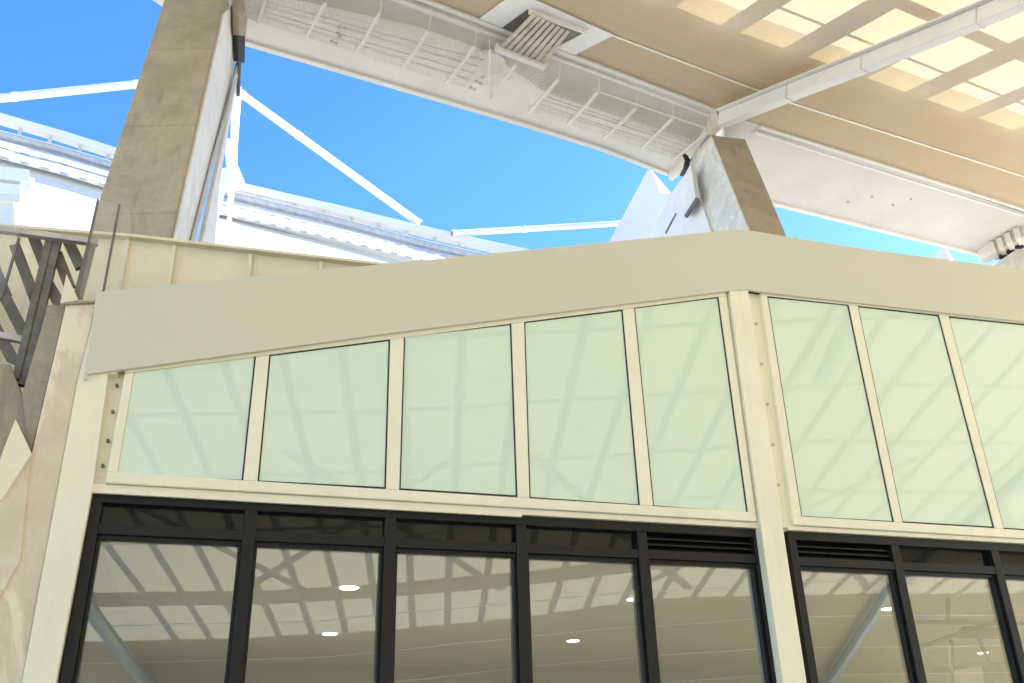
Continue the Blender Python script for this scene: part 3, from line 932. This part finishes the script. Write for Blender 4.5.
# pier 1
d1 = Vector((-.075, 1, 0)).normalized()
T = Vector((0, 10.55, 0)); nY = Vector((0, 1, 0))
p_tr = on_plane(224, 0, (0, 10.6, 0), nY); p_br = on_plane(169, 246, (0, 9.9, 0), nY)
p_tl = on_plane(164, 0, (0, 10.6, 0), nY); p_bl = on_plane(84.5, 244, (0, 9.9, 0), nY)
def ext(a, b, t): return a + (b - a) * t
p_tr2, p_tl2 = ext(p_br, p_tr, 1.04), ext(p_bl, p_tl, 1.04)
kk = .22
p_br2, p_bl2 = ext(p_tr, p_br, 1 + kk), ext(p_tl, p_bl, 1 + kk)
pier1 = thing('concrete_pier', (p_br2 + p_bl2) / 2, 'broad brown concrete pier leaning at upper left', 'pier', 'raking concrete piers carrying the roof')
# side polygon in the vertical plane through the right edge
P0, N0 = plane_vert(p_br, d1)
def s1(x, y): return on_plane(x, y, P0, N0)
back_t, back_b = s1(228, 30), s1(186, 249)
ln = (back_b - p_br).dot(d1)
lt = 2.2
A = [p_bl2, p_br2, p_tr2, p_tl2]
B = [p_bl2 + d1 * 1.6, p_br2 + d1 * 1.6, p_tr2 + d1 * 1.0, p_tl2 + d1 * 1.0]
b = MB(); b.loft(A, B); build('shaft', b, M['pier'], pier1, bevel=.02)
def s1o(x, y, o): return on_plane(x, y, P0 + N0 * o, N0)
sgn = 1 if N0.x > 0 else -1
b = MB(); b.prism([s1o(221.8, 14, .004 * sgn), s1o(240, -6, .004 * sgn), s1o(230, 78, .004 * sgn), s1o(187, 252, .004 * sgn), s1o(169.5, 252, .004 * sgn)], N0 * .03 * sgn)
build('skylit_side', b, M['side_skylit'], pier1)  # thin slab over the shaft, its pale colour stands in for sky light
b = MB(); b.prism([s1o(232, 84, .05 * sgn), s1o(236, 62, .05 * sgn), s1o(214, 180, .05 * sgn), s1o(196, 252, .05 * sgn), s1o(187.5, 252, .05 * sgn), s1o(211, 160, .05 * sgn)], N0 * .06 * sgn)
build('steel_plate', b, M['polished'], pier1)
b = MB(); b.prism([s1o(236.5, 66, .09 * sgn), s1o(216, 183, .09 * sgn), s1o(211, 252, .09 * sgn), s1o(196.5, 252, .09 * sgn)], N0 * .05 * sgn)
build('rear_plate', b, M['side_skylit'], pier1)
b = MB(); b.prism([s1o(232, -8, .07 * sgn), s1o(243, -8, .07 * sgn), s1o(240.5, 36, .07 * sgn), s1o(233, 35, .07 * sgn)], N0 * .09 * sgn)
build('stub_column', b, M['pier'], pier1)
b = MB(); b.prism([s1o(233.5, 34, .06 * sgn), s1o(241.5, 34, .06 * sgn), s1o(241, 63, .06 * sgn), s1o(234.5, 61, .06 * sgn)], N0 * .06 * sgn)
build('bearing', b, M['rubber'], pier1)
b = MB(); b.tube([s1o(239.5, 62, .15 * sgn), s1o(238, 96, .15 * sgn)], .03, 8); build('pin', b, M['dark_steel'], pier1)
# pier 2
d2 = Vector((-.30, .95, 0)).normalized()
yt, yb = on_z(712, 135, ZG - .3).y, on_z(712, 135, ZG - .3).y - 1.3
q_tl = on_plane(712, 135, (0, yt, 0), nY); q_tr = on_plane(745.5, 139, (0, yt + .25, 0), nY)
q_bl = on_plane(751.5, 233, (0, yb, 0), nY); q_br = on_plane(787.5, 237, (0, yb + .25, 0), nY)
kk = .12
q_bl2, q_br2 = ext(q_tl, q_bl, 1 + kk), ext(q_tr, q_br, 1 + kk)
pier2 = thing('concrete_pier', (q_bl2 + q_br2) / 2, 'smaller brown pier with pale mottled side right of the roof peak', 'pier', 'raking concrete piers carrying the roof')
A = [q_bl2, q_br2, q_tr, q_tl]
B = [q_bl2 + d2 * 3.2, q_br2 + d2 * 3.2, q_tr + d2 * .5, q_tl + d2 * .5]
b = MB(); b.loft(A, B); build('shaft', b, M['pier'], pier2, bevel=.02)
P2, N2 = plane_vert(q_bl, d2)
# plane through the left edge of the raking face
ed = (q_tl - q_bl).normalized()
N2 = ed.cross(d2).normalized()
if (EYEV - q_bl).dot(N2) < 0: N2 = -N2
def s2(x, y, o): return on_plane(x, y, q_bl + N2 * o, N2)
b = MB(); b.prism([s2(*p, .003) for p in ((712, 135.5), (698, 151), (690, 165), (672, 252), (752.5, 252), (751, 233))], N2 * .03)
build('skylit_side', b, M['skylit_concrete'], pier2)  # slab on the shaft side, sky brightness painted into its colour
b = MB(); b.prism([s2(*p, .08) for p in ((692, 165), (699, 197), (711, 232), (716, 262), (636, 262), (672, 192))], N2 * -.045)
build('steel_plate', b, M['plate'], pier2)
b = MB(); b.prism([s2(*p, .26) for p in ((690.5, 164), (695.5, 197), (684, 215.5), (672, 212), (680, 184))], N2 * -.10)
build('upper_plate', b, M['plate'], pier2)
b = MB(); b.prism([s2(*p, .262) for p in ((695.8, 197.3), (697.2, 199.3), (685.5, 217.5), (684, 215.8))], N2 * -.045)
build('plate_edge', b, M['dark_steel'], pier2)
b = MB(); b.prism([s2(*p, .086) for p in ((678.5, 207), (679.8, 208), (666, 234), (664.8, 232.5))], N2 * -.02)
build('slot', b, M['dark_steel'], pier2)
# bearing and cables on top of pier 2
bc = thing('bearing_bracket', s2(694, 158, .3), 'cream bearing bracket with black cables at the second pier head', 'bracket')
b = MB()
for (p, q, w) in (((706, 140), (690, 162), .22), ((700, 146), (684, 166), .16), ((688, 162), (670, 176), .10), ((711, 130), (699, 148), .2)):
    b.beam(on_z(*p, ZG - .12), on_z(*q, ZG - .12), w, .22, Z)
build('bracket', b, M['rod'], bc, bevel=.01)
b = MB()
for k in range(4):
    b.tube([on_z(683 + k * 1.2, 153 + k, ZG - .32), on_z(686 + k, 160, ZG - .42), on_z(684.5 + k, 168, ZG - .42), on_z(681 + k, 175, ZG - .32)], .03, 6)
build('cable', b, M['rubber'], bc)
# pier 3 at the right edge
Pz = on_z(1005, 258, ZG - .6)
d3 = Vector((-.3, .95, 0)).normalized()
n3 = Vector((0, 1, 0))
pp = [on_plane(*p, Pz, n3) for p in ((1001, 266), (1010, 254), (1024, 244), (1060, 226), (1100, 285), (1000, 285))]
b = MB(); b.prism(pp, d3 * 1.0)
pier3 = thing('concrete_pier', pp[-1], 'pale pier head just inside the right edge of the roof opening', 'pier', 'raking concrete piers carrying the roof')
build('shaft', b, M['skylit_concrete'], pier3)
b3 = thing('bearing_bracket', Pz, 'cream bearing bracket below the plain gutter at the right edge', 'bracket')
b = MB()
b.beam(on_z(982, 257, ZG - .15), on_z(1030, 231, ZG - .15), .3, .3, Z)
for x, y in ((992, 247), (1000, 243), (1008, 238), (1017, 233)):
    b.beam(on_z(x, y, ZG - .2), on_z(x + 4, y + 8, ZG - .2), .12, .3, Z)
build('bracket', b, M['rod'], b3, bevel=.01)
for x, y in ((1000, 257), (1008, 252), (1017, 247)):
    b = MB(); b.beam(on_z(x, y, ZG - .3), on_z(x + 6, y - 3.5, ZG - .3), .16, .12, Z)
    build('bearing', b, M['rubber'], b3)

# ================================================================== FAR SIDE OF THE RING
FP = Vector((0, 30, 0)); FN = Vector((.45, -.89, 0)).normalized()
def fp(x, y, o=0.0): return on_plane(x, y, FP + FN * o, FN)
def pxm(n, x, y): return n * depth_of(fp(x, y)) / FPX
far = thing('far_roof', fp(200, 260) , 'sunlit white far roof with truss edge and laced fabric beyond the piers', 'roof')
ch = [(-420, -17), (-40, 106), (0, 119), (60, 136), (117, 154), (190, 175), (238, 188), (330, 209), (420, 231), (500, 249), (560, 262), (800, 318)]
def poly_beam(name, pts, wpx, deep, off, mat, parent, up=None):
    b = MB()
    for p, q in zip(pts[:-1], pts[1:]):
        P, Q = fp(*p, off), fp(*q, off)
        b.beam(P, Q, deep, (wpx * depth_of(P) / FPX - .55 * deep) / .83, Z)
    return build(name, b, M[mat], parent)
poly_beam('top_chord', ch, 12, .28, 0, 'far_white', far)
ch2 = [(-420, 0), (-40, 123.5), (0, 135.5), (60, 151), (117, 168), (190, 185.5), (238, 197.5), (330, 220), (420, 244), (490, 260), (800, 336)]
poly_beam('gutter_edge', ch2, 7, .16, .1, 'galv', far)
poly_beam('gutter_edge', [(x, y - 4.5) for x, y in ch2], 2, .05, .1, 'far_white', far)
for x, y in ((20, 132), (50, 141), (80, 149), (108, 157), (262, 200), (294, 208), (323, 215), (351, 222), (378, 229), (406, 236), (434, 244), (458, 251)):
    P, Q = fp(x + 1, y - 6), fp(x - 2, y + 9)
    b = MB(); b.beam(P, Q, .10, .10, FN)
    build('post', b, M['galv'], far)
# laced fabric skirt below: sunlit slopes and a shaded undercut
def shift(pts, dy): return [(x, y + dy(x)) for x, y in pts]
r0 = [(x, y + 4) for x, y in ch2]
def lay(x): return 17 if x < 150 else 17 - (x - 150) * .02
def sel(l, r): return lambda x: l if x < 150 else r
rows = [(r0, sel(0, 0)), ([(x, y + lay(x)) for x, y in r0], sel(2.6, 1.2)), ([(x, y + lay(x) + 1) for x, y in r0], sel(2.2, 1.1)), ([(x, y + (33 if x < 130 else 19.5)) for x, y in r0], sel(2.6, .9)), ([(x, y + (80 if x < 130 else 60)) for x, y in r0], sel(4.5, 4.0))]
for k in range(len(rows) - 1):
    (a, oa), (c, oc) = rows[k], rows[k + 1]
    if k == 1: continue
    b = MB()
    A = [fp(*p, oa(p[0])) for p in a]; B = [fp(*p, oc(p[0])) for p in c]
    n = len(A)
    b.add(A + B, [(i, i + 1, n + i + 1, n + i) for i in range(n - 1)])
    o = build('fabric_panel', b, M['far_white'], far)
    md = o.modifiers.new('thick', 'SOLIDIFY'); md.thickness = .06
for row, off in ((rows[1][0], sel(2.66, 1.26)), ([(x, y - 9) for x, y in rows[1][0]], sel(1.4, .65)), ([(x, y + 17) for x, y in rows[3][0]], sel(2.1, 2.2))):
    b = MB()
    for p, q in zip(row[:-1], row[1:]):
        P, Q = fp(*p, off(p[0])), fp(*q, off(q[0]))
        n = max(2, int((Q - P).length / .45))
        for k in range(n):
            b.beam(P.lerp(Q, k / n), P.lerp(Q, (k + .45) / n), .05, .05, Z)
    build('lacing', b, M['galv'], far)
# struts
def strut(label, p, q, wpx, off=0.0, off2=None):
    P = fp(*p, off); Q = fp(*q, off if off2 is None else off2)
    t = thing('steel_strut', P, label, 'strut', 'white steel struts against the sky')
    b = MB(); b.tube([P, Q], .5 * wpx * depth_of((P + Q) / 2) / FPX, 14); build('tube', b, M['far_white'], t)
    d = (Q - P).normalized(); r = .5 * wpx * depth_of((P + Q) / 2) / FPX
    for c, l in ((P, 1), (Q, -1), (P.lerp(Q, .31), 1)):
        b = MB(); b.tube([c, c + d * l * r * 1.2], r * 1.12, 14)
        build('collar', b, M['soffit'], t)
    return t
strut('long diagonal white strut crossing the blue sky', (240, 93), (420, 224), 7.5)
strut('white strut crossing the sky at far left', (-52, 103.5), (139, 84), 8.5, .3)
strut('thin level white strut ending at the second pier', (452, 233.5), (660, 221), 6, .2)
# mast and lower bracket behind pier 1
ms = thing('steel_mast', fp(225, 240, 1.0), 'white mast standing just behind the first pier', 'mast')
b = MB(); b.beam(fp(239, 88, 1.0), fp(226, 260, 1.0), .16, .22, FN); b.beam(fp(235, 95, 1.2), fp(233, 178, 1.2), .2, .25, FN)
build('shaft', b, M['white'], ms, bevel=.03)
b = MB(); b.beam(fp(228, 140, 1.6), fp(231, 180, 1.6), .2, .2, FN); build('stained_plate', b, M['parapet'], ms)
b = MB(); b.beam(fp(214, 182, 1.4), fp(240, 178, 1.4), .5, .6, Z); b.beam(fp(208, 240, 1.4), fp(222, 182, 1.4), .3, .4, FN); b.beam(fp(205, 243, 1.4), fp(220, 243, 1.4), .5, .6, Z)
build('bracket', b, M['white'], ms)
# walkway piece at far left
wk = thing('steel_walkway', fp(10, 190, 4.6), 'white steel walkway end against the far roof at far left', 'walkway')
b = MB()
b.beam(fp(-30, 175, 4.6), fp(29, 181, 4.6), .5, .35, Z); b.beam(fp(-30, 194, 4.6), fp(20, 199, 4.6), .5, .5, Z); b.beam(fp(29, 181, 4.6), fp(20, 201, 4.6), .25, .4, FN); b.beam(fp(5, 190, 4.6), fp(8, 230, 4.6), .3, .4, FN)
build('frame', b, M['white'], wk)
# fins
def fin(label, front, ext_v, base):
    b = MB(); b.prism([fp(*p, 4) for p in front], ext_v)
    o = build('roof_fin', b, M['fin'], None, fp(*base, 4)); tag(o, label, 'fin', 'pale fins rising beyond the fascia')
    return o
fin('tall pale triangular fin left of the second pier', [(608, 244), (647.5, 170), (651, 170), (661, 193), (672, 193), (690, 244)], Vector((.62, 1, 0)) * 2.0, (650, 244))
fin('small pale fin peeking over the right part of the fascia', [(930, 260), (941.5, 247), (945, 247), (952, 263)], Vector((.75, 1, 0)) * 1.0, (940, 262))
